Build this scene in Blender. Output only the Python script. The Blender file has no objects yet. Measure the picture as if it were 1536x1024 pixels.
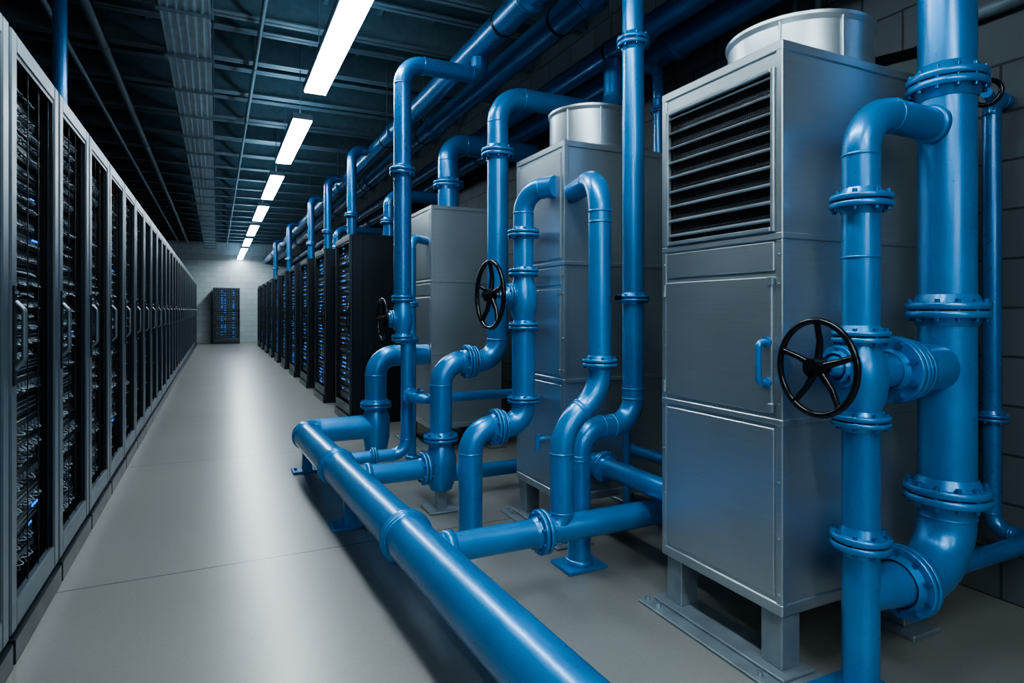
import bpy, math, random
from mathutils import Vector, Matrix
random.seed(7)
SC = bpy.context.scene

# ------------------------------------------------------------ materials
def newmat(name):
    m = bpy.data.materials.new(name); m.use_nodes = True
    nt = m.node_tree
    return m, nt, nt.nodes['Principled BSDF']
def N(nt, t, **kw):
    n = nt.nodes.new(t)
    for k, v in kw.items(): setattr(n, k, v)
    return n
def ramp(nt, fac, stops):
    r = N(nt, 'ShaderNodeValToRGB'); el = r.color_ramp.elements
    while len(el) < len(stops): el.new(0.5)
    for e, (p, c) in zip(el, stops):
        e.position = p; e.color = (*c, 1) if len(c) == 3 else c
    nt.links.new(fac, r.inputs['Fac']); return r.outputs['Color']
def noise(nt, scale, detail=4, mapping=None, rough=0.55):
    tc = N(nt, 'ShaderNodeTexCoord'); mp = N(nt, 'ShaderNodeMapping')
    if mapping: mp.inputs['Scale'].default_value = mapping
    nt.links.new(tc.outputs['Object'], mp.inputs['Vector'])
    n = N(nt, 'ShaderNodeTexNoise'); n.inputs['Scale'].default_value = scale
    n.inputs['Detail'].default_value = detail; n.inputs['Roughness'].default_value = rough
    nt.links.new(mp.outputs['Vector'], n.inputs['Vector'])
    return n.outputs['Fac']
def bump(nt, b, h, strength, dist=0.01):
    bp = N(nt, 'ShaderNodeBump'); bp.inputs['Strength'].default_value = strength
    bp.inputs['Distance'].default_value = dist
    nt.links.new(h, bp.inputs['Height']); nt.links.new(bp.outputs['Normal'], b.inputs['Normal'])

def simple(name, col, metal=0.0, rough=0.5, var=0.15, scale=12, bstr=0.0):
    m, nt, b = newmat(name)
    f = noise(nt, scale)
    c = ramp(nt, f, [(0.3, tuple(x*(1-var) for x in col)), (0.7, tuple(min(1, x*(1+var)) for x in col))])
    nt.links.new(c, b.inputs['Base Color'])
    b.inputs['Metallic'].default_value = metal
    r = ramp(nt, f, [(0.3, (rough*0.85,)*3), (0.7, (min(1, rough*1.15),)*3)])
    nt.links.new(r, b.inputs['Roughness'])
    if bstr: bump(nt, b, noise(nt, scale*12, 2), bstr, 0.002)
    return m

def mk_blue(name, c0, c1, rough):
    m, nt, b = newmat(name)
    f = noise(nt, 4, 5)
    nt.links.new(ramp(nt, f, [(0.3, c0), (0.75, c1)]), b.inputs['Base Color'])
    nt.links.new(ramp(nt, noise(nt, 60, 3), [(0.3, (rough*0.85,)*3), (0.7, (rough*1.2,)*3)]), b.inputs['Roughness'])
    b.inputs['Metallic'].default_value = 0.4
    b.inputs['Coat Weight'].default_value = 0.6; b.inputs['Coat Roughness'].default_value = 0.2
    bump(nt, b, noise(nt, 260, 2), 0.28, 0.0014)
    return m
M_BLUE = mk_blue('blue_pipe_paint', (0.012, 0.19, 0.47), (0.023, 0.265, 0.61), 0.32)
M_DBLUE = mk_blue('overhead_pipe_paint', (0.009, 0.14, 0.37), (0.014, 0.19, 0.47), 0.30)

def mk_metal():
    m, nt, b = newmat('galvanised_steel')
    f1 = noise(nt, 1.8, 3, None, 0.4); f2 = noise(nt, 5, 3, (1, 1, 45), 0.4); f3 = noise(nt, 140, 2)
    mix = N(nt, 'ShaderNodeMix'); mix.data_type = 'FLOAT'; mix.inputs[0].default_value = 0.25
    nt.links.new(f1, mix.inputs[2]); nt.links.new(f2, mix.inputs[3])
    nt.links.new(ramp(nt, mix.outputs[0], [(0.25, (0.44, 0.50, 0.53)), (0.75, (0.60, 0.665, 0.695))]), b.inputs['Base Color'])
    nt.links.new(ramp(nt, mix.outputs[0], [(0.2, (0.34,)*3), (0.8, (0.42,)*3)]), b.inputs['Roughness'])
    b.inputs['Metallic'].default_value = 0.9
    bump(nt, b, f3, 0.06, 0.0015)
    return m
M_METAL = mk_metal()
M_LEG = simple('unit_leg_steel', (0.28, 0.33, 0.36), 0.6, 0.42)
M_SLAT = simple('louvre_slat_steel', (0.42, 0.48, 0.52), 0.75, 0.33)
M_DARKIN = simple('dark_interior', (0.006, 0.008, 0.011), 0, 0.6)
M_RACK = simple('rack_black_steel', (0.015, 0.021, 0.028), 0.3, 0.34, 0.06, 3)
M_FRAME2 = simple('rack_dark_frame', (0.05, 0.066, 0.082), 0.5, 0.36, 0.06, 3)
M_FRAME = simple('rack_door_frame', (0.17, 0.205, 0.235), 0.7, 0.38, 0.06, 3)
M_UNIT = simple('server_chassis', (0.026, 0.033, 0.042), 0.5, 0.38)
M_PORT = simple('patch_panel_grey', (0.15, 0.185, 0.22), 0.5, 0.42)
M_MESH = simple('filter_mesh', (0.05, 0.06, 0.07), 0.5, 0.42)
M_CABLE = simple('patch_cable', (0.18, 0.225, 0.26), 0, 0.5)
M_CHROME = simple('chrome_handle', (0.5, 0.54, 0.57), 1.0, 0.22)
M_WHEEL = simple('black_enamel', (0.008, 0.009, 0.011), 0.1, 0.2)
M_BOLT = simple('bolt_blue', (0.014, 0.16, 0.38), 0.5, 0.33)
M_GASKET = simple('gasket', (0.01, 0.03, 0.06), 0, 0.7)
M_BEAM = simple('ceiling_steel', (0.16, 0.215, 0.25), 0.2, 0.5)
M_DECK = simple('ceiling_deck', (0.05, 0.073, 0.088), 0.1, 0.7)
M_TRAY = simple('cable_tray_steel', (0.32, 0.43, 0.50), 0.4, 0.42)

def emis(name, col, s):
    m, nt, b = newmat(name)
    b.inputs['Base Color'].default_value = (*col, 1)
    b.inputs['Emission Color'].default_value = (*col, 1)
    b.inputs['Emission Strength'].default_value = s
    return m
M_LED = emis('blue_led', (0.02, 0.20, 0.9), 1.1)
M_TUBE = emis('lamp_diffuser', (0.80, 0.93, 1.0), 34)
M_UPFILL = emis('added_ceiling_fill', (0.46, 0.77, 1.0), 10)
M_FILLPANEL = emis('fill_panel_glow', (0.76, 0.91, 1.0), 6)

def mk_floor():
    m, nt, b = newmat('polished_concrete')
    f1 = noise(nt, 0.7, 3, None, 0.4); f2 = noise(nt, 70, 3)
    mix = N(nt, 'ShaderNodeMix'); mix.data_type = 'FLOAT'; mix.inputs[0].default_value = 0.4
    nt.links.new(f1, mix.inputs[2]); nt.links.new(f2, mix.inputs[3])
    col = ramp(nt, mix.outputs[0], [(0.0, (0.15, 0.147, 0.137)), (1.0, (0.30, 0.295, 0.275))])
    # saw-cut joints across the aisle every 2.4 m
    tc = N(nt, 'ShaderNodeTexCoord'); sx = N(nt, 'ShaderNodeSeparateXYZ')
    nt.links.new(tc.outputs['Object'], sx.inputs[0])
    a = N(nt, 'ShaderNodeMath', operation='ADD'); a.inputs[1].default_value = 24 - 3.32 + 1.2
    nt.links.new(sx.outputs['Y'], a.inputs[0])
    mo = N(nt, 'ShaderNodeMath', operation='MODULO'); mo.inputs[1].default_value = 2.4
    nt.links.new(a.outputs[0], mo.inputs[0])
    s = N(nt, 'ShaderNodeMath', operation='SUBTRACT'); s.inputs[1].default_value = 1.2
    nt.links.new(mo.outputs[0], s.inputs[0])
    ab = N(nt, 'ShaderNodeMath', operation='ABSOLUTE'); nt.links.new(s.outputs[0], ab.inputs[0])
    lt = N(nt, 'ShaderNodeMath', operation='LESS_THAN'); lt.inputs[1].default_value = 0.005
    nt.links.new(ab.outputs[0], lt.inputs[0])
    mc = N(nt, 'ShaderNodeMix'); mc.data_type = 'RGBA'
    nt.links.new(lt.outputs[0], mc.inputs[0]); nt.links.new(col, mc.inputs[6])
    mc.inputs[7].default_value = (0.03, 0.03, 0.03, 1)
    nt.links.new(mc.outputs[2], b.inputs['Base Color'])
    b.inputs['Roughness'].default_value = 0.29
    b.inputs['Specular IOR Level'].default_value = 0.8
    return m
M_FLOOR = mk_floor()

def mk_block(name, horiz, c1, c2, mort):
    m, nt, b = newmat(name)
    tc = N(nt, 'ShaderNodeTexCoord'); sx = N(nt, 'ShaderNodeSeparateXYZ'); cb = N(nt, 'ShaderNodeCombineXYZ')
    nt.links.new(tc.outputs['Object'], sx.inputs[0])
    nt.links.new(sx.outputs[horiz], cb.inputs[0]); nt.links.new(sx.outputs['Z'], cb.inputs[1])
    br = N(nt, 'ShaderNodeTexBrick'); nt.links.new(cb.outputs[0], br.inputs['Vector'])
    br.inputs['Scale'].default_value = 1; br.inputs['Brick Width'].default_value = 0.42
    br.inputs['Row Height'].default_value = 0.21; br.inputs['Mortar Size'].default_value = 0.006
    br.inputs['Mortar Smooth'].default_value = 0.3
    br.inputs['Color1'].default_value = (*c1, 1); br.inputs['Color2'].default_value = (*c2, 1)
    br.inputs['Mortar'].default_value = (*mort, 1)
    nt.links.new(br.outputs['Color'], b.inputs['Base Color'])
    b.inputs['Roughness'].default_value = 0.8
    bp = N(nt, 'ShaderNodeBump'); bp.invert = True; bp.inputs['Strength'].default_value = 0.6; bp.inputs['Distance'].default_value = 0.008
    nt.links.new(br.outputs['Fac'], bp.inputs['Height']); nt.links.new(bp.outputs['Normal'], b.inputs['Normal'])
    return m
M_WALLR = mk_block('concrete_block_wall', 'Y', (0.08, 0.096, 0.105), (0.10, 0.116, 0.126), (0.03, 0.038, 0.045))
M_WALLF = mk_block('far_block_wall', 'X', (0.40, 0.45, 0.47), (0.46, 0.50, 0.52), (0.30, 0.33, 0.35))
M_WALLL = simple('wall_dark_paint', (0.05, 0.07, 0.09), 0, 0.7)

# ------------------------------------------------------------ builder
class B:
    def __init__(s): s.v = []; s.f = []; s.m = []; s.sm = []; s.mats = []
    def mi(s, mat):
        if mat not in s.mats: s.mats.append(mat)
        return s.mats.index(mat)
    def add(s, vs, fs, mat, smooth=False):
        o = len(s.v); s.v += [tuple(v) for v in vs]; k = s.mi(mat)
        for f in fs: s.f.append(tuple(i+o for i in f)); s.m.append(k); s.sm.append(smooth)
    def box(s, x0, x1, y0, y1, z0, z1, mat, b=0.0, rot=None):
        lo = (x0, y0, z0); hi = (x1, y1, z1); c = Vector(((x0+x1)/2, (y0+y1)/2, (z0+z1)/2))
        b = max(min(b, (x1-x0)/2.2, (y1-y0)/2.2, (z1-z0)/2.2), 0.0)
        P = {}; vs = []; fs = []
        def corner(sg, ax):
            k = (sg, ax if b > 0 else 0)
            if k not in P:
                p = [hi[i] if sg[i] else lo[i] for i in range(3)]
                if b > 0:
                    for i in range(3):
                        if i != ax: p[i] += -b if sg[i] else b
                P[k] = len(vs); vs.append(Vector(p))
            return P[k]
        def face(ids):
            pts = [vs[i] for i in ids]; n = (pts[1]-pts[0]).cross(pts[2]-pts[0])
            cc = sum(pts, Vector())/len(pts)
            if n.dot(cc-c) < 0: ids = ids[::-1]
            fs.append(ids)
        for a in range(3):
            u, w = [i for i in range(3) if i != a]
            for sa in (0, 1):
                ids = []
                for su, sw in ((0, 0), (1, 0), (1, 1), (0, 1)):
                    sg = [0]*3; sg[a] = sa; sg[u] = su; sg[w] = sw
                    ids.append(corner(tuple(sg), a))
                face(ids)
        if b > 0:
            for a in range(3):
                for d in range(a+1, 3):
                    e = 3-a-d
                    for sa in (0, 1):
                        for sd in (0, 1):
                            s0 = [0]*3; s0[a] = sa; s0[d] = sd; s0[e] = 0; s1 = list(s0); s1[e] = 1
                            face([corner(tuple(s0), a), corner(tuple(s1), a), corner(tuple(s1), d), corner(tuple(s0), d)])
            for sx in (0, 1):
                for sy in (0, 1):
                    for sz in (0, 1):
                        face([corner((sx, sy, sz), k) for k in range(3)])
        if rot: vs = [rot @ v for v in vs]
        s.add(vs, fs, mat)
    def sweep(s, pts, r, mat, seg=24, caps=True, radii=None):
        pts = [Vector(p) for p in pts]; n = len(pts); T = []
        for i in range(n):
            if i == 0: t = pts[1]-pts[0]
            elif i == n-1: t = pts[-1]-pts[-2]
            else: t = (pts[i]-pts[i-1]).normalized()+(pts[i+1]-pts[i]).normalized()
            T.append(t.normalized() if t.length > 1e-9 else T[-1])
        up = Vector((0, 0, 1)) if abs(T[0].z) < 0.9 else Vector((1, 0, 0))
        u = T[0].cross(up).normalized(); vs = []; rings = []
        for i in range(n):
            if i: 
                q = T[i-1].rotation_difference(T[i]); u = q @ u
            w = T[i].cross(u); rr = radii[i] if radii else r
            ring = [pts[i]+(u*math.cos(2*math.pi*k/seg)+w*math.sin(2*math.pi*k/seg))*rr for k in range(seg)]
            rings.append(ring); vs += ring
        fs = []
        for i in range(n-1):
            for k in range(seg):
                a = i*seg+k; b_ = i*seg+(k+1) % seg
                fs.append((a, b_, b_+seg, a+seg))
        s.add(vs, fs, mat, True)
        if caps:
            s.add(rings[0], [tuple(range(seg))[::-1]], mat); s.add(rings[-1], [tuple(range(seg))], mat)
    def cyl(s, p0, p1, r, mat, seg=24, r1=None):
        s.sweep([p0, p1], r, mat, seg, True, [r, r if r1 is None else r1])
    def pipe(s, pts, r, mat, rb=None, seg=26, weld=True):
        rb = rb if rb else r*1.8
        pts = [Vector(p) for p in pts]; out = [pts[0]]; welds = []
        for i in range(1, len(pts)-1):
            a = (pts[i-1]-pts[i]); c = (pts[i+1]-pts[i])
            la, lc = a.length, c.length; a.normalize(); c.normalize()
            ang = math.pi-a.angle(c)
            if ang < 0.02: out.append(pts[i]); continue
            if isinstance(rb, (list, tuple)): R = rb[min(i-1, len(rb)-1)]
            else: R = rb
            t = min(R*math.tan(ang/2), la*0.49 if i > 1 else la*0.98, lc*0.49 if i < len(pts)-2 else lc*0.98)
            R = t/math.tan(ang/2)
            bis = (a+c).normalized(); cen = pts[i]+bis*(R/math.cos(ang/2))
            p0 = pts[i]+a*t; p1 = pts[i]+c*t; v0 = p0-cen; v1 = p1-cen
            ax = v0.cross(v1).normalized(); st = 14
            for k in range(st+1):
                out.append(cen+Matrix.Rotation(ang*k/st, 3, ax) @ v0)
            welds += [(p0, a), (p1, c)]
        out.append(pts[-1])
        cl = [out[0]]
        for p in out[1:]:
            if (p-cl[-1]).length > 1e-5: cl.append(p)
        s.sweep(cl, r, mat, seg)
        if weld:
            for p, d in welds: s.sweep([p-d*0.005, p-d*0.003, p+d*0.003, p+d*0.005], r, mat, seg, False, [r, r+0.0028, r+0.0028, r])
    def flange(s, c, ax, r, R=None, t=0.018, n=8, mat=None, gap=0.006, neck=True):
        mat = mat or M_BLUE
        c = Vector(c); ax = Vector(ax).normalized(); R = R or r*1.5
        up = Vector((0, 0, 1)) if abs(ax.z) < 0.9 else Vector((1, 0, 0))
        u = ax.cross(up).normalized(); w = ax.cross(u)
        for sg in (-1, 1):
            a = c+ax*sg*gap/2; b = c+ax*sg*(gap/2+t); ch = t*0.18
            s.sweep([a, a+ax*sg*ch, b-ax*sg*ch, b], R, mat, 32, True, [R-ch, R, R, R-ch])
            if neck:
                s.sweep([b, b+ax*sg*t*1.2], R, mat, 26, False, [r*1.16, r*1.0])
        s.cyl(c-ax*gap, c+ax*gap, R*0.93, M_GASKET, 28)
        rb = (r+R)/2+0.1*(R-r); br = min((R-r)*0.24, 0.011)
        for k in range(n):
            an = 2*math.pi*(k+0.5)/n
            p = c+(u*math.cos(an)+w*math.sin(an))*rb
            h = gap/2+t+br*1.3
            s.cyl(p-ax*h, p+ax*h, br, M_BOLT, 6)
    def band(s, c, ax, r, wd=0.03, th=0.006, mat=None):
        mat = mat or M_BLUE
        c = Vector(c); ax = Vector(ax).normalized(); h = wd/2
        s.sweep([c-ax*h, c-ax*h*0.8, c+ax*h*0.8, c+ax*h], r, mat, 28, True, [r, r+th, r+th, r])
    def torus(s, c, ax, R, r, mat, seg=48, rs=12):
        c = Vector(c); ax = Vector(ax).normalized()
        up = Vector((0, 0, 1)) if abs(ax.z) < 0.9 else Vector((1, 0, 0))
        u = ax.cross(up).normalized(); w = ax.cross(u); vs = []; fs = []
        for i in range(seg):
            a = 2*math.pi*i/seg; d = u*math.cos(a)+w*math.sin(a)
            for k in range(rs):
                q = 2*math.pi*k/rs
                vs.append(c+d*(R+r*math.cos(q))+ax*r*math.sin(q))
        for i in range(seg):
            for k in range(rs):
                j = (i+1) % seg; l = (k+1) % rs
                fs.append((i*rs+k, j*rs+k, j*rs+l, i*rs+l))
        s.add(vs, fs, mat, True)
    def mesh(s, name):
        me = bpy.data.meshes.new(name); me.from_pydata(s.v, [], s.f)
        for m in s.mats: me.materials.append(m)
        me.polygons.foreach_set('material_index', s.m)
        me.polygons.foreach_set('use_smooth', s.sm)
        me.update(); return me
    def obj(s, name, loc=(0, 0, 0)):
        me = s.mesh(name); return place(name, me, loc)
def place(name, me, loc=(0, 0, 0), rz=0):
    o = bpy.data.objects.new(name, me); o.location = loc; o.rotation_euler = (0, 0, rz)
    SC.collection.objects.link(o); return o

# ------------------------------------------------------------ room
XL, XR, Y0, Y1, ZC = -1.85, 3.05, -3.5, 26.0, 4.15
def slab(name, a, mat):
    b = B(); b.box(*a, mat); b.obj(name)
slab('floor', (XL-0.2, XR+0.2, Y0-0.2, Y1+0.2, -0.1, 0.0), M_FLOOR)
slab('ceiling', (XL-0.2, XR+0.2, Y0-0.2, Y1+0.2, ZC, ZC+0.1), M_DECK)
slab('wall_right', (XR, XR+0.15, Y0, Y1, 0, ZC), M_WALLR)
slab('wall_left', (XL-0.15, XL, Y0, Y1, 0, ZC), M_WALLL)
slab('wall_far', (XL-0.15, XR+0.15, Y1, Y1+0.15, 0, ZC), M_WALLF)
slab('wall_back', (XL-0.15, XR+0.15, Y0-0.15, Y0, 0, ZC), M_WALLF)

b = B()
y = Y0+0.5; k = 0
while y < Y1-0.2:
    lo = 3.80 if k % 2 else 3.90
    b.box(XL, XR, y-0.06, y+0.06, lo, lo+0.015, M_BEAM)
    b.box(XL, XR, y-0.007, y+0.007, lo, ZC, M_BEAM)
    b.box(XL, XR, y-0.06, y+0.06, ZC-0.015, ZC, M_BEAM)
    y += 0.52; k += 1
for x in [XL+0.25+0.5*k for k in range(10)]:
    b.box(x-0.02, x+0.02, Y0, Y1, ZC-0.09, ZC-0.012, M_BEAM)
b.obj('ceiling_beams')

# cable tray
b = B()
tx = -0.22
b.box(tx-0.17, tx+0.17, Y0, Y1-0.5, 3.56, 3.565, M_TRAY)
for sx in (-1, 1): b.box(tx+sx*0.17-0.006, tx+sx*0.17+0.006, Y0, Y1-0.5, 3.55, 3.64, M_TRAY)
for k in range(5): b.box(tx-0.12+k*0.06-0.006, tx-0.12+k*0.06+0.006, Y0, Y1-0.5, 3.548, 3.56, M_TRAY)
y = Y0+0.3
while y < Y1-0.6:
    b.box(tx-0.2, tx+0.2, y-0.015, y+0.015, 3.53, 3.55, M_BEAM)
    for sx in (-1, 1): b.cyl((tx+sx*0.19, y, 3.54), (tx+sx*0.19, y, ZC), 0.006, M_BEAM, 6)
    y += 0.95
b.obj('cable_tray')
b = B()
CN = ((-0.95, 0.04), (-1.25, 0.025), (0.35, 0.02))
for x, r in CN: b.pipe([(x, Y0, 3.72), (x, Y1-0.3, 3.72)], r, M_BEAM)
y = Y0+0.8
while y < Y1-0.5:
    for x, r in CN:
        b.band((x, y, 3.72), (0, 1, 0), r, 0.04, 0.008, M_BEAM); b.cyl((x, y, 3.72), (x, y, ZC), 0.006, M_BEAM, 6)
    y += 1.9
b.obj('ceiling_conduit')

# ------------------------------------------------------------ ceiling lights (with added upward glow) and added fill lights
b = B()
W, L = 0.18, 2.05
b.box(-W/2-0.012, W/2+0.012, -L/2-0.02, L/2+0.02, 0.012, 0.075, M_TRAY, 0.006)
b.box(-W/2, W/2, -L/2, L/2, 0.0, 0.0118, M_TUBE)
b.box(-W/2+0.02, W/2-0.02, -L/2+0.05, L/2-0.05, 0.0752, 0.082, M_UPFILL)  # added glowing strip on top of the housing, brightens the ceiling
for sy in (-0.8, 0.8):
    b.cyl((0, sy, 0.07), (0, sy, ZC-3.2), 0.005, M_BEAM, 6)
lm = b.mesh('added_fill_light')
for k in range(-2, 7):
    yc = 4.73+2.93*k
    if yc-1.1 > Y0: place('added_fill_light', lm, (0.80, yc, 3.2))
place('added_fill_light', lm, (0.80, 24.85, 3.2))
place('added_fill_light', lm, (-0.9, -1.6, 3.2))  # extra unseen fixture behind the camera, added as frontal fill on the pipes
b = B()
b.box(-0.6, 1.4, Y0, Y0+0.05, 2.1, 2.6, M_TRAY, 0.006); b.box(-0.57, 1.37, Y0+0.05, Y0+0.056, 2.13, 2.57, M_FILLPANEL)  # glowing panel added behind the camera for fill and reflections on verticals
b.obj('added_fill_panel')

# ------------------------------------------------------------ racks (front at x=0 facing +x, y 0..W)
def rack_mesh(name, W, H, D, seed, led_mode):
    rnd = random.Random(seed); b = B()
    b.box(-D, -0.14, 0.0, W, 0.0, H, M_RACK, 0.004)
    b.box(-0.14, -0.032, 0.0, 0.03, 0.0, H, M_RACK)
    b.box(-0.14, -0.032, W-0.03, W, 0.0, H, M_RACK)
    b.box(-0.14, -0.032, 0.03, W-0.03, H-0.04, H, M_RACK)
    b.box(-0.14, -0.032, 0.03, W-0.03, 0.0, 0.1, M_RACK)
    b.box(-0.03, 0.012, 0.004, W-0.004, 0.0, 0.09, M_RACK, 0.004)          # plinth
    fw = 0.075 if led_mode == 0 else 0.04
    FR = M_FRAME if led_mode == 0 else M_FRAME2
    z0, z1 = 0.10, H
    b.box(-0.03, 0.0, 0.006, fw, z0, z1, FR, 0.006)
    b.box(-0.03, 0.0, W-fw, W-0.006, z0, z1, FR, 0.006)
    b.box(-0.03, -0.001, fw, W-fw, z1-0.07, z1, FR, 0.006)
    b.box(-0.03, -0.001, fw, W-fw, z0, z0+0.1, FR, 0.006)
    b.box(-0.022, -0.006, fw, fw+0.014, z0+0.1, z1-0.07, M_RACK)
    b.box(-0.022, -0.006, W-fw-0.014, W-fw, z0+0.1, z1-0.07, M_RACK)
    b.box(-0.022, -0.006, fw, W-fw, z1-0.084, z1-0.07, M_RACK)
    # equipment
    z = z0+0.12; a0, a1 = 0.06, W-0.06
    while z < z1-0.14:
        h = rnd.choice([0.044, 0.044, 0.088, 0.066]); dx = rnd.uniform(-0.085, -0.055) if led_mode == 0 else rnd.uniform(-0.05, -0.036)
        b.box(-0.139, dx, a0, a1, z+0.002, z+h-0.003, M_UNIT, 0.003)
        kind = rnd.random()
        if kind < 0.6:
            n = 12
            for k in range(n):
                yy = a0+0.03+(a1-a0-0.06)*k/(n-1)
                b.box(dx, dx+0.004, yy-0.013, yy+0.009, z+h*0.3, z+h*0.65, M_PORT)
        else:
            for k in range(3):
                zz = z+h*(0.25+0.22*k); b.box(dx, dx+0.003, a0+0.03, a1-0.03, zz, zz+0.004, M_PORT)
        if led_mode == 0:
            nn = rnd.choice([8, 10, 12]) if kind < 0.8 else 0
            for k in range(nn):
                ya = a0+0.04+(a1-a0-0.14)*k/nn; yb = ya+rnd.uniform(0.04, 0.08); sag = rnd.uniform(0.005, 0.018)
                pts = []
                for q in range(6):
                    t = q/5; pts.append((dx+0.004+0.022*math.sin(math.pi*t), ya+(yb-ya)*t, z+h*0.45-sag*math.sin(math.pi*t)))
                b.sweep(pts, 0.0032, M_CABLE if rnd.random() < 0.7 else M_UNIT, 5, False)
            if rnd.random() < 0.07:
                for k in range(rnd.choice([2, 3])):
                    yy = a1-0.05-0.035*k; b.box(dx+0.003, dx+0.008, yy-0.008, yy+0.006, z+h*0.7, z+h*0.82, M_LED)
        else:
            for c0 in (0.3, 0.44, 0.8):
                if rnd.random() < 0.65:
                    yy = a0+(a1-a0)*c0; b.box(dx+0.003, dx+0.007, yy-0.03, yy+0.03, z+h*0.35, z+h*0.35+0.011, M_LED)
        z += h
    if led_mode == 0:
        for k in range(4):
            yy = fw+0.05+(W-2*fw-0.1)*k/3
            b.box(-0.018, -0.014, yy-0.0012, yy+0.0012, z0+0.1, z1-0.07, M_UNIT)
    # handle
    hy = 0.035 if led_mode == 0 else W-0.02
    b.box(0.0, 0.006, hy-0.016, hy+0.016, 0.98, 1.34, M_RACK, 0.003)
    b.pipe([(0.004, hy, 1.04), (0.03, hy, 1.07), (0.03, hy, 1.25), (0.004, hy, 1.28)], 0.009, M_FRAME if led_mode == 0 else M_RACK, 0.02, 10, False)
    b.cyl((0.0, hy, 1.31), (0.016, hy, 1.31), 0.010, M_CHROME, 10)
    return b.mesh(name)
lmesh = [rack_mesh('server_rack_a%d' % i, 0.725, 2.25, 0.95, i+3, 0) for i in range(3)]
rmesh = [rack_mesh('server_rack_b%d' % i, 0.9, 2.08, 0.9, i+30, 1) for i in range(2)]
k = 0; y = 2.70-0.74*4
while y < 24.6:
    place('server_rack', lmesh[k % 3], (-0.65, y, 0)); y += 0.74; k += 1
RY = [6.75+1.75*i for i in range(10)]
for k, y in enumerate(RY):
    place('server_rack', rmesh[k % 2], (1.30, y+0.9, 0), math.pi)
place('server_rack', rmesh[0], (-0.12, 25.05, 0), -math.pi/2)

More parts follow.
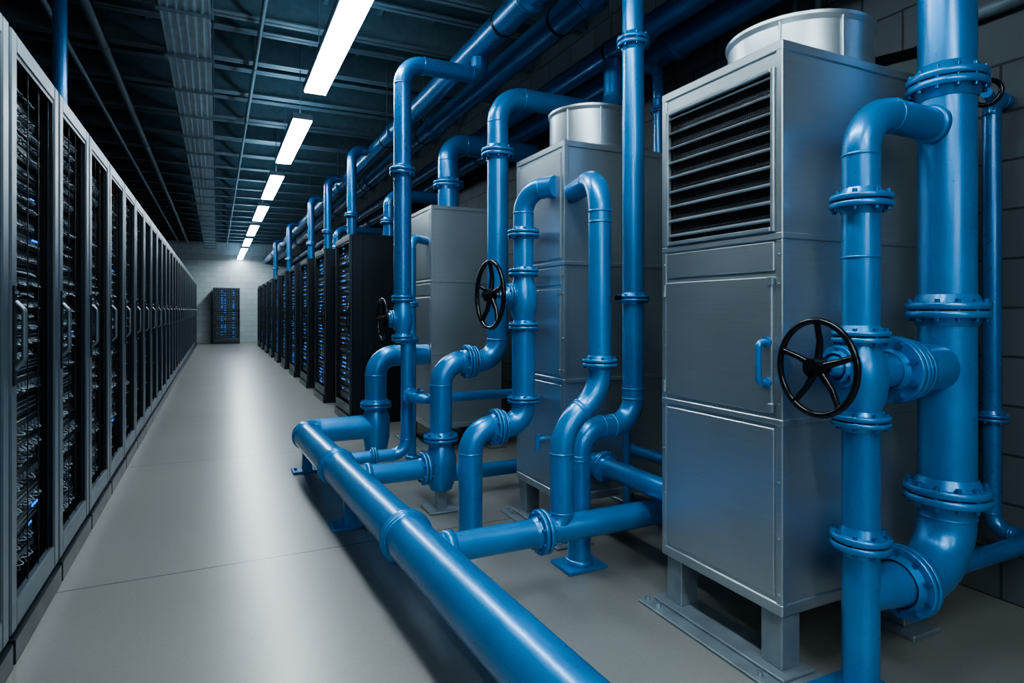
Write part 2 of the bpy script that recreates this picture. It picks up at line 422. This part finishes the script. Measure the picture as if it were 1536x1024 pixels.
# ------------------------------------------------------------ cooling units
def cooling_unit(x0, x1, y0, y1, louvre):
    b = B(); zb, zt = 0.225, 2.165; e = 0.004
    secs = [(zb, 0.866), (0.872, 1.50), (1.506, zt-0.03)]
    b.box(x0+0.01, x1-0.01, y0+0.01, y1-0.01, zb+0.01, zt-0.02, M_DARKIN)
    for i, (a, c) in enumerate(secs):
        if i == 2 and louvre:
            b.box(x0, x1, y0, y0+0.008, a, c, M_METAL); b.box(x0, x1, y1-0.008, y1, a, c, M_METAL)
            b.box(x0, x0+0.008, y0+0.008, y0+0.035, a, c, M_METAL); b.box(x0, x0+0.008, y1-0.035, y1-0.008, a, c, M_METAL)
            b.box(x0, x0+0.008, y0+0.035, y1-0.035, c-0.06, c, M_METAL); b.box(x0, x0+0.008, y0+0.035, y1-0.035, a, a+0.02, M_METAL)
        else: b.box(x0, x1, y0, y1, a, c, M_METAL, e)
    b.box(x0-0.006, x1+0.006, y0-0.006, y1+0.006, zt-0.035, zt, M_METAL, e)
    for z in (0.869, 1.503): b.box(x0-0.008, x1+0.004, y0-0.008, y1+0.004, z-0.011, z+0.011, M_METAL, 0.003)
    b.box(x0-0.006, x1+0.006, y0-0.006, y1+0.006, zb-0.012, zb+0.03, M_METAL, 0.004)
    for ya, yb in ((y0-0.005, y0+0.022), (y1-0.022, y1+0.005)):
        b.box(x0-0.005, x0+0.022, ya, yb, zb, zt, M_METAL, 0.003)
    b.box(x0-0.009, x0+0.002, y0+0.035, y1-0.03, 0.895, 1.365, M_METAL, 0.004)
    b.box(x0-0.006, x0+0.002, y0+0.03, y1-0.028, 1.385, 1.485, M_METAL, 0.003)
    b.box(x0-0.006, x0+0.002, y0+0.03, y1-0.028, zb+0.045, 0.845, M_METAL, 0.003)
    for z in (0.93, 1.33):
        b.cyl((x0-0.012, y1-0.022, z-0.025), (x0-0.012, y1-0.022, z+0.025), 0.007, M_SLAT, 10)
    b.box(x0-0.016, x0-0.004, y0+0.028, y0+0.05, 1.335, 1.365, M_SLAT, 0.002)
    b.box(x0-0.016, x0-0.004, y0+0.028, y0+0.05, 0.90, 0.93, M_SLAT, 0.002)
    for z in [zb+0.06+0.19*k for k in range(4)]+[0.93, 1.1, 1.34, 1.44]:
        for yy in (y0+0.01, y1-0.01): b.cyl((x0-0.009, yy, z), (x0, yy, z), 0.004, M_SLAT, 8)
    if louvre:
        la, lb, za, zc = y0+0.04, y1-0.045, 1.535, 2.065
        b.box(x0+0.012, x0+0.016, la, lb, za, zc, M_DARKIN)
        fr = 0.016
        for a in ((la-fr, la, za-fr, zc+fr), (lb, lb+fr, za-fr, zc+fr), (la, lb, za-fr, za), (la, lb, zc, zc+fr)):
            b.box(x0-0.014, x0+0.006, *a, M_SLAT, 0.003)
        n = 9
        for k in range(n):
            z = za+0.025+(zc-za-0.04)*k/(n-1)
            mid = Vector((x0-0.002, (la+lb)/2, z))
            R = Matrix.Translation(mid) @ Matrix.Rotation(math.radians(-30), 4, 'Y') @ Matrix.Translation(-mid)
            b.box(x0-0.013, x0+0.009, la, lb, z-0.003, z+0.003, M_SLAT, 0, R)
        for k in range(56):
            yy = la+(lb-la)*k/55; b.box(x0+0.008, x0+0.010, yy-0.0012, yy+0.0012, za, zc, M_MESH)
        for k in range(50):
            z = za+(zc-za)*k/49; b.box(x0+0.0075, x0+0.0095, la, lb, z-0.0012, z+0.0012, M_MESH)
    else:
        b.box(x0-0.006, x0+0.002, y0+0.035, y1-0.03, 1.53, zt-0.06, M_METAL, 0.004)
    lw = 0.09
    for xa in (x0+0.01, x1-lw-0.01):
        for ya in (y0+0.01, y1-lw-0.01):
            b.box(xa, xa+lw, ya, ya+lw, 0.022, zb+0.005, M_LEG, 0.004)
    b.box(x0-0.09, x0+0.14, y0-0.08, y1+0.06, 0.0, 0.012, M_LEG, 0.003)
    b.box(x0-0.03, x0+0.12, y0-0.03, y1+0.03, 0.012, 0.024, M_LEG, 0.003)
    b.box(x1-0.14, x1+0.03, y0-0.05, y1+0.05, 0.0, 0.022, M_LEG, 0.003)
    for yy in (y0-0.05, y0+0.04, y1-0.04, y1+0.03):
        b.cyl((x0-0.06, yy, 0.01), (x0-0.06, yy, 0.03), 0.011, M_SLAT, 6)
    if louvre:   # blue door handle
        hy = y0+0.055
        b.pipe([(x0-0.006, hy, 1.0), (x0-0.05, hy, 1.0), (x0-0.05, hy, 1.14), (x0-0.006, hy, 1.14)], 0.011, M_BLUE, 0.018, 12, False)
        for z in (1.0, 1.14): b.cyl((x0-0.016, hy, z), (x0-0.004, hy, z), 0.019, M_BLUE, 14)
    else:        # blue drain cock
        hy = y0+0.22
        b.cyl((x0-0.05, hy, 0.52), (x0, hy, 0.52), 0.014, M_BLUE, 14); b.cyl((x0-0.045, hy, 0.46), (x0-0.045, hy, 0.55), 0.014, M_BLUE, 14)
    return b
def fan_shroud(b, cx, cy, z, r, h):
    n = 64; prof = [(r*1.04, 0), (r*1.04, 0.02), (r, 0.025), (r, h-0.03), (r*1.035, h-0.012), (r*1.035, h), (r*0.97, h), (r*0.96, 0.06)]
    for i in range(len(prof)-1):
        vs = []; fs = []
        for (rr, zz) in prof[i:i+2]:
            for k in range(n):
                a = 2*math.pi*k/n; vs.append((cx+rr*math.cos(a), cy+rr*math.sin(a), z+zz))
        for k in range(n): fs.append((k, (k+1) % n, n+(k+1) % n, n+k))
        b.add(vs, fs, M_METAL, True)
    b.cyl((cx, cy, z), (cx, cy, z+0.05), r*0.95, M_DARKIN, 32)
    b.cyl((cx, cy, z+0.05), (cx, cy, z+h*0.7), r*0.2, M_SLAT, 24)
    for k in range(5):
        a = 2*math.pi*k/5
        R = Matrix.Translation((cx, cy, z+h*0.6)) @ Matrix.Rotation(a, 4, 'Z') @ Matrix.Rotation(0.5, 4, 'X')
        b.box(r*0.15, r*0.9, -0.05, 0.05, -0.003, 0.003, M_SLAT, 0, R)
    for k in range(1, 5): b.torus((cx, cy, z+h-0.01), (0, 0, 1), r*0.2*k+0.01, 0.003, M_SLAT, 36, 6)
    b.box(cx-r, cx+r, cy-0.006, cy+0.006, z+h-0.02, z+h-0.012, M_SLAT); b.box(cx-0.006, cx+0.006, cy-r, cy+r, z+h-0.02, z+h-0.012, M_SLAT)
    for a in (3.6, 4.4):
        b.cyl((cx+r*1.01*math.cos(a), cy+r*1.01*math.sin(a), z+0.02), (cx+r*1.01*math.cos(a), cy+r*1.01*math.sin(a), z+h-0.02), 0.005, M_METAL, 8)

b = cooling_unit(1.72, 2.50, 1.47, 2.08, True); fan_shroud(b, 2.17, 1.775, 2.165, 0.275, 0.195); b.obj('cooling_unit')
b = cooling_unit(1.68, 2.5, 2.84, 3.41, False); fan_shroud(b, 2.02, 3.12, 2.165, 0.24, 0.25); b.obj('cooling_unit')
b = cooling_unit(1.68, 2.35, 5.10, 5.95, False)
b.cyl((1.98, 5.5, 2.16), (1.98, 5.5, 2.20), 0.15, M_METAL); b.obj('cooling_unit')

# ------------------------------------------------------------ valve with hand-wheel
def valve(x, y, zc, r, z0, z1, L, R, yaw=0.0):
    """gate valve body on vertical pipe between flanges z0,z1; hand-wheel L out from the pipe axis"""
    b = B(); h = (z1-z0)/2; zm = (z0+z1)/2
    D = Vector((-math.cos(yaw), math.sin(yaw), 0)); C = Vector((x, y, zc)); S = Vector((-D.y, D.x, 0)); Z = Vector((0, 0, 1))
    zs = [z0, z0+h*0.25, z0+h*0.5, zm-h*0.15, zm+h*0.15, z1-h*0.5, z1-h*0.25, z1]
    rr = [r*1.0, r*1.05, r*1.3, r*1.42, r*1.42, r*1.3, r*1.05, r*1.0]
    b.sweep([(x, y, q) for q in zs], r, M_BLUE, 28, True, rr)
    b.flange((x, y, z0), (0, 0, 1), r, r*1.55, 0.015, 8); b.flange((x, y, z1), (0, 0, 1), r, r*1.55, 0.015, 8)
    b.cyl(C, C+D*r*1.5, r*0.95, M_BLUE)
    b.flange(C+D*r*1.6, D, r*0.8, r*1.2, 0.011, 6)
    rem = L-r*1.8
    b.sweep([C+D*r*1.7, C+D*(r*1.9+rem*0.2), C+D*(r*1.8+rem*0.5)], r, M_BLUE, 20, True, [r*0.8, r*0.5, r*0.36])
    W = C+D*L
    b.cyl(C+D*(r*1.7+rem*0.4), W, r*0.2, M_CHROME, 14)
    b.torus(W, D, R, R*0.07, M_WHEEL)
    b.cyl(W-D*0.028, W+D*0.026, R*0.2, M_WHEEL, 20); b.cyl(W, W+D*0.042, R*0.1, M_WHEEL, 6)
    for k in range(5):
        a = 2*math.pi*k/5+0.3
        d = S*math.cos(a)+Z*math.sin(a)
        p0 = W-D*0.008+d*R*0.15; p2 = W+d*R*0.98; p1 = (p0+p2)/2-D*0.01
        b.sweep([p0, p1, p2], 0.01, M_WHEEL, 10, True, [R*0.085, R*0.07, R*0.065])
    return b

# ------------------------------------------------------------ near pipe group (right)
PX, PY, PR = 1.88, 1.30, 0.056
QX, QY, QR = 2.35, 1.30, 0.092
b = B()
b.pipe([(PX, PY, 0.0), (PX, PY, 0.885)], PR, M_BLUE)
b.box(PX-0.13, PX+0.12, PY-0.11, PY+0.11, 0, 0.018, M_BLUE, 0.004)
b.band((PX, PY, 0.025), (0, 0, 1), PR, 0.03, 0.012)
b.flange((PX, PY, 0.505), (0, 0, 1), PR, 0.090, 0.02, 8)
b.pipe([(PX, PY, 1.16), (PX, PY, 1.90), (QX-0.02, QY, 1.90)], PR, M_BLUE, 0.15)
b.flange((PX, PY, 1.60), (0, 0, 1), PR, 0.093, 0.018, 8)
b.band((PX, PY, 1.42), (0, 0, 1), PR, 0.008, 0.003)
b.band((QX-QR-0.006, QY, 1.90), (1, 0, 0), PR, 0.03, 0.01)
b.cyl((PX, PY, 0.33), (PX+0.2, PY, 0.33), PR*0.98, M_BLUE, 26, 0.075)
b.flange((PX+0.22, PY, 0.33), (1, 0, 0), 0.08, 0.12, 0.02, 10)
b.cyl((PX+0.04, PY, 1.05), (QX, PY, 1.05), 0.060, M_BLUE)
b.flange((PX+0.17, PY, 1.05), (1, 0, 0), 0.062, 0.112, 0.018, 8)
b.flange((PX+0.225, PY, 1.05), (1, 0, 0), 0.062, 0.103, 0.014, 8)
b.sweep([(PX+0.25, PY, 1.05), (PX+0.32, PY, 1.05), (QX-0.07, PY, 1.05)], 0.1, M_BLUE, 26, False, [0.064, 0.08, 0.082])
b.pipe([(PX+0.23, QY, 0.33), (QX, QY, 0.33), (QX, QY, ZC)], QR*0.97, M_BLUE, [0.19], 36)
b.flange((QX, QY, 0.60), (0, 0, 1), QR, 0.134, 0.026, 12)
b.flange((QX, QY, 1.25), (0, 0, 1), QR, 0.130, 0.024, 12)
b.flange((QX, QY, 2.055), (0, 0, 1), QR, 0.126, 0.026, 12)
b.pipe([(QX+0.05, QY, 0.33), (2.94, QY, 0.33), (2.94, 1.45, 0.33), (2.94, 1.45, 2.14), (3.045, 1.45, 2.14)], 0.034, M_DBLUE, 0.07)
b.flange((2.94, 1.45, 0.80), (0, 0, 1), 0.036, 0.06, 0.012, 6, M_DBLUE)
b.cyl((2.94, 1.45, 2.14), (2.84, 1.42, 2.14), 0.02, M_DBLUE); b.torus((2.84, 1.42, 2.14), (1, 0.3, 0), 0.05, 0.01, M_WHEEL, 24, 8)
b.obj('riser_pipe_assembly')
valve(PX, PY, 1.07, PR, 0.895, 1.165, 0.190, 0.147, math.radians(5)).obj('gate_valve')

# ------------------------------------------------------------ floor header
HZ = 0.265
def hx(y): return 0.62+(5.3-y)*0.045
b = B()
b.pipe([(hx(0.4), 0.4, 0.0), (hx(0.4), 0.4, HZ), (hx(5.2), 5.2, HZ), (1.22, 5.2, HZ)], 0.10, M_BLUE, 0.13, 36)
for y in (2.60, 3.95): b.band((hx(y), y, HZ), (-0.045, 1, 0), 0.10, 0.05, 0.010); b.band((hx(y), y-0.012, HZ), (-0.045, 1, 0), 0.10, 0.012, 0.018); b.band((hx(y), y+0.012, HZ), (-0.045, 1, 0), 0.10, 0.012, 0.018)
for y in (5.02,): b.band((hx(y), y, HZ), (-0.045, 1, 0), 0.10, 0.03, 0.008)
for y in (1.3, 3.62, 5.0):
    x = hx(y)
    b.box(x-0.035, x+0.035, y-0.03, y+0.03, 0.0, HZ-0.08, M_BLUE, 0.004)
    b.box(x-0.11, x+0.11, y-0.08, y+0.08, 0, 0.015, M_BLUE, 0.003)
    for sx in (-0.085, 0.085): b.cyl((x+sx, y, 0.01), (x+sx, y, 0.03), 0.011, M_BOLT, 6)
b.obj('floor_header_pipe')

# cross pipe 1 + W riser
b = B(); r = 0.06; wy = 2.40
b.pipe([(hx(wy)+0.06, wy, HZ), (2.3, wy, HZ)], r, M_BLUE)
b.band((hx(wy)+0.115, wy, HZ), (1, 0, 0), r, 0.05, 0.012)
b.flange((1.30, wy, HZ), (1, 0, 0), r, 0.098, 0.018, 8)
b.pipe([(1.30, wy, HZ), (1.405, wy, HZ), (1.405, wy, 0.72), (1.61, wy, 0.86), (1.61, wy, 1.88), (1.73, 2.83, 1.88)], 0.053, M_BLUE, [0.075, 0.22, 0.22, 0.17])
b.flange((1.61, wy, 1.007), (0, 0, 1), 0.053, 0.082, 0.014, 8)
b.band((1.61, wy, 1.66), (0, 0, 1), 0.053, 0.008, 0.003)
b.obj('coolant_pipe')

# V riser
b = B(); vy = 2.565
b.pipe([(1.60, vy, 0.0), (1.60, vy, 0.67), (1.925, vy, 0.67), (1.925, vy, ZC)], 0.056, M_BLUE, [0.13, 0.13])
b.box(1.60-0.11, 1.60+0.11, vy-0.09, vy+0.09, 0, 0.016, M_BLUE, 0.003); b.band((1.60, vy, 0.026), (0, 0, 1), 0.056, 0.03, 0.012)
b.band((1.60, vy, 0.52), (0, 0, 1), 0.056, 0.008, 0.003); b.band((1.925, vy, 0.85), (0, 0, 1), 0.056, 0.008, 0.003)
b.flange((1.925, vy, 1.31), (0, 0, 1), 0.056, 0.082, 0.012, 8); b.flange((1.925, vy, 2.62), (0, 0, 1), 0.056, 0.084, 0.02, 8)
b.box(1.82, 1.87, vy-0.012, vy+0.012, 1.30, 1.325, M_WHEEL)
b.obj('coolant_pipe')

# link pipe between units A and B
b = B()
b.pipe([(1.86, 2.085, 0.42), (1.86, 2.835, 0.42)], 0.052, M_BLUE); b.flange((1.86, 2.72, 0.42), (0, 1, 0), 0.052, 0.08, 0.014, 8)
b.pipe([(2.1, 2.085, 0.47), (2.1, 2.835, 0.47)], 0.03, M_BLUE)
b.pipe([(2.0, 2.72, 0.9), (2.0, 2.72, 0.12), (2.6, 2.72, 0.12)], 0.022, M_BLUE)
b.obj('link_pipe')

# R column with valve in front of unit B
ry = 3.12; rx = 1.575
b = B()
b.pipe([(1.25, ry, 0.0), (1.25, ry, 0.60), (rx, ry, 0.60), (rx, ry, 1.15)], 0.066, M_BLUE, [0.13, 0.11])
b.band((1.25, ry, 0.47), (0, 0, 1), 0.066, 0.008, 0.003)
b.flange((1.405, ry, 0.60), (1, 0, 0), 0.066, 0.10, 0.014, 8); b.flange((1.435, ry, 0.60), (1, 0, 0), 0.066, 0.092, 0.01, 8)
b.flange((rx, ry, 0.745), (0, 0, 1), 0.062, 0.092, 0.012, 8)
b.pipe([(rx, ry, 1.47), (rx, ry, 1.93), (1.672, 2.93, 1.93)], 0.058, M_BLUE, 0.13)
b.flange((rx, ry, 1.685), (0, 0, 1), 0.058, 0.092, 0.015, 8)
b.band((1.25, ry, 0.02), (0, 0, 1), 0.066, 0.03, 0.015)
b.obj('coolant_pipe')
valve(rx, ry, 1.335, 0.055, 1.16, 1.465, 0.21, 0.185).obj('gate_valve')

# Q column
qy = 3.67
b = B()
b.pipe([(hx(qy)+0.07, qy, HZ), (1.27, qy, HZ)], 0.062, M_BLUE); b.band((hx(qy)+0.12, qy, HZ), (1, 0, 0), 0.062, 0.04, 0.012)
b.flange((1.165, qy, HZ), (1, 0, 0), 0.062, 0.1, 0.016, 8)
b.pipe([(1.27, qy, 0.13), (1.27, qy, 0.92), (1.665, qy, 0.92), (1.665, qy, 2.66), (2.58, qy, 2.66), (2.58, qy, 3.045)], 0.07, M_BLUE, [0.14, 0.14, 0.18, 0.14])
b.sweep([(1.27, qy, 0.40), (1.27, qy, 0.33), (1.27, qy, 0.2), (1.27, qy, 0.13)], 0.1, M_BLUE, 26, True, [0.072, 0.098, 0.098, 0.07])
b.flange((1.27, qy, 0.45), (0, 0, 1), 0.072, 0.108, 0.016, 8)
b.flange((1.45, qy, 0.92), (1, 0, 0), 0.07, 0.108, 0.014, 8); b.flange((1.49, qy, 0.92), (1, 0, 0), 0.07, 0.1, 0.012, 8)
b.flange((1.665, qy, 2.28), (0, 0, 1), 0.07, 0.11, 0.022, 8)
b.box(1.24, 1.30, qy-0.03, qy+0.03, 0, 0.15, M_LEG, 0.004); b.box(1.17, 1.37, qy-0.1, qy+0.1, 0, 0.014, M_LEG, 0.003)
b.obj('coolant_pipe')

# S column
sy_ = 4.12; sx_ = 1.15
b = B()
b.pipe([(hx(sy_)+0.07, sy_, HZ), (sx_+0.03, sy_, HZ), (sx_+0.03, sy_, 1.06)], 0.042, M_BLUE, 0.1)
b.band((hx(sy_)+0.11, sy_, HZ), (1, 0, 0), 0.042, 0.03, 0.01); b.flange((0.95, sy_, HZ), (1, 0, 0), 0.042, 0.062, 0.01, 6)
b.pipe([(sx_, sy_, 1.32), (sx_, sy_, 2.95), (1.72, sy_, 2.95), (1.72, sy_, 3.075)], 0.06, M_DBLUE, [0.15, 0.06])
b.flange((sx_, sy_, 2.20), (0, 0, 1), 0.06, 0.088, 0.02, 8, M_DBLUE)
b.pipe([(sx_+0.03, sy_, 0.67), (sx_+0.03, 3.86, 0.67), (1.95, 3.86, 0.67), (1.95, 3.86, 0.0)], 0.032, M_BLUE, 0.07)
b.flange((sx_+0.03, 4.03, 0.67), (0, 1, 0), 0.032, 0.055, 0.01, 6)
b.obj('coolant_pipe')
valve(sx_, sy_, 1.19, 0.048, 1.06, 1.33, 0.14, 0.135).obj('gate_valve')

# U elbow + small T hook at unit C
b = B()
b.pipe([(1.22, 5.2, 0.03), (1.22, 5.2, 0.86), (1.67, 5.2, 0.86)], 0.09, M_BLUE, 0.16)
b.sweep([(1.22, 5.2, 0.40), (1.22, 5.2, 0.34), (1.22, 5.2, 0.18), (1.22, 5.2, 0.0)], 0.1, M_BLUE, 26, True, [0.092, 0.115, 0.115, 0.08])
b.flange((1.22, 5.2, 0.45), (0, 0, 1), 0.09, 0.13, 0.02, 8)
b.obj('coolant_pipe')
b = B()
b.pipe([(1.48, 5.02, 0.0), (1.48, 5.02, 1.86), (1.675, 5.22, 1.86)], 0.036, M_BLUE, 0.09)
b.band((1.48, 5.02, 0.015), (0, 0, 1), 0.036, 0.03, 0.02); b.flange((1.48, 5.02, 1.3), (0, 0, 1), 0.036, 0.06, 0.012, 6); b.flange((1.48, 5.02, 1.0), (0, 0, 1), 0.036, 0.06, 0.012, 6)
b.obj('coolant_pipe')
b = B()
b.pipe([(1.35, 3.9, 0.13), (1.35, 3.96, 0.13), (2.9, 3.96, 0.13)], 0.05, M_BLUE, 0.06); b.obj('coolant_pipe')
# slim wall riser with gooseneck between the first two units
b = B()
b.pipe([(2.93, 3.6, 0.0), (2.93, 3.6, 2.86), (2.80, 3.45, 2.95), (2.62, 3.45, 2.95)], 0.04, M_DBLUE, 0.09); b.flange((2.93, 3.6, 2.72), (0, 0, 1), 0.04, 0.06, 0.012, 6, M_DBLUE)
b.obj('coolant_pipe')

# top riser on unit C
b = B()
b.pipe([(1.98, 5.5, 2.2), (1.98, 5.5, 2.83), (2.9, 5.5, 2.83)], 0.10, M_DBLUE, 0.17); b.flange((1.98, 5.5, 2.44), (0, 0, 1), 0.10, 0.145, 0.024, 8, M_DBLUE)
b.obj('coolant_pipe')
# risers from rack tops
for k in (0, 1, 2, 4, 6):
    y = RY[k]+0.45
    b = B()
    if k in (0, 2): b.pipe([(1.85, y, 2.085), (1.85, y, 2.62), (2.6, y, 2.62)], 0.07, M_DBLUE, 0.13); b.flange((1.85, y, 2.3), (0, 0, 1), 0.07, 0.105, 0.02, 6, M_DBLUE)
    b.pipe([(1.45, y+0.2, 2.085), (1.45, y+0.2, 3.16), (1.63, y+0.2, 3.16)], 0.055, M_DBLUE, 0.12); b.flange((1.45, y+0.2, 2.38), (0, 0, 1), 0.055, 0.085, 0.016, 6, M_DBLUE)
    b.obj('rack_riser_pipe')
b = B(); b.pipe([(-0.9, 4.77, 2.255), (-0.9, 4.77, ZC)], 0.04, M_DBLUE); b.band((-0.9, 4.77, 2.275), (0, 0, 1), 0.04, 0.03, 0.02); b.obj('rack_riser_pipe')

# overhead mains
for x, z, r in ((1.72, 3.16, 0.09), (2.15, 3.26, 0.10), (2.58, 3.12, 0.08), (2.86, 3.08, 0.09)):
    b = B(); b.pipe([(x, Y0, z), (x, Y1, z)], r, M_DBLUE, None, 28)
    y = Y0+0.6
    while y < Y1-0.3:
        b.flange((x, y, z), (0, 1, 0), r, r*1.22, 0.016, 6, M_DBLUE)
        b.cyl((x, y+0.4, z+r*0.9), (x, y+0.4, ZC), 0.006, M_BEAM, 6); b.band((x, y+0.4, z), (0, 1, 0), r, 0.03, 0.005, M_RACK)
        y += 3.1
    b.obj('overhead_pipe')
# wall conduits
b = B()
for y, r in ((2.35, 0.02), (2.5, 0.014), (0.9, 0.02)):
    b.pipe([(3.03, y, 0.0), (3.03, y, ZC)], r*0.98, M_BEAM)
b.pipe([(3.015, 1.6, 2.55), (3.015, 0.4, 2.55)], 0.03, M_BEAM)
b.pipe([(2.50, 1.74, 2.30), (2.75, 1.62, 2.37), (3.045, 1.62, 2.37)], 0.024, M_WHEEL, 0.1)
b.obj('wall_conduit')

# ------------------------------------------------------------ camera / world / view
w = bpy.data.worlds.new('World'); SC.world = w; w.use_nodes = True
w.node_tree.nodes['Background'].inputs[0].default_value = (0.02, 0.04, 0.06, 1)
cam = bpy.data.cameras.new('camera'); co = bpy.data.objects.new('camera', cam); SC.collection.objects.link(co)
cam.sensor_width = 36; cam.lens = 920/1536*36; cam.shift_y = -47/1536; cam.clip_start = 0.05
co.location = (0, 0, 1.25); co.rotation_euler = (math.pi/2, 0, -math.atan(443/920))
SC.camera = co
SC.view_settings.view_transform = 'AgX'
try: SC.view_settings.look = 'AgX - Medium High Contrast'
except Exception: pass
SC.view_settings.exposure = 0.5
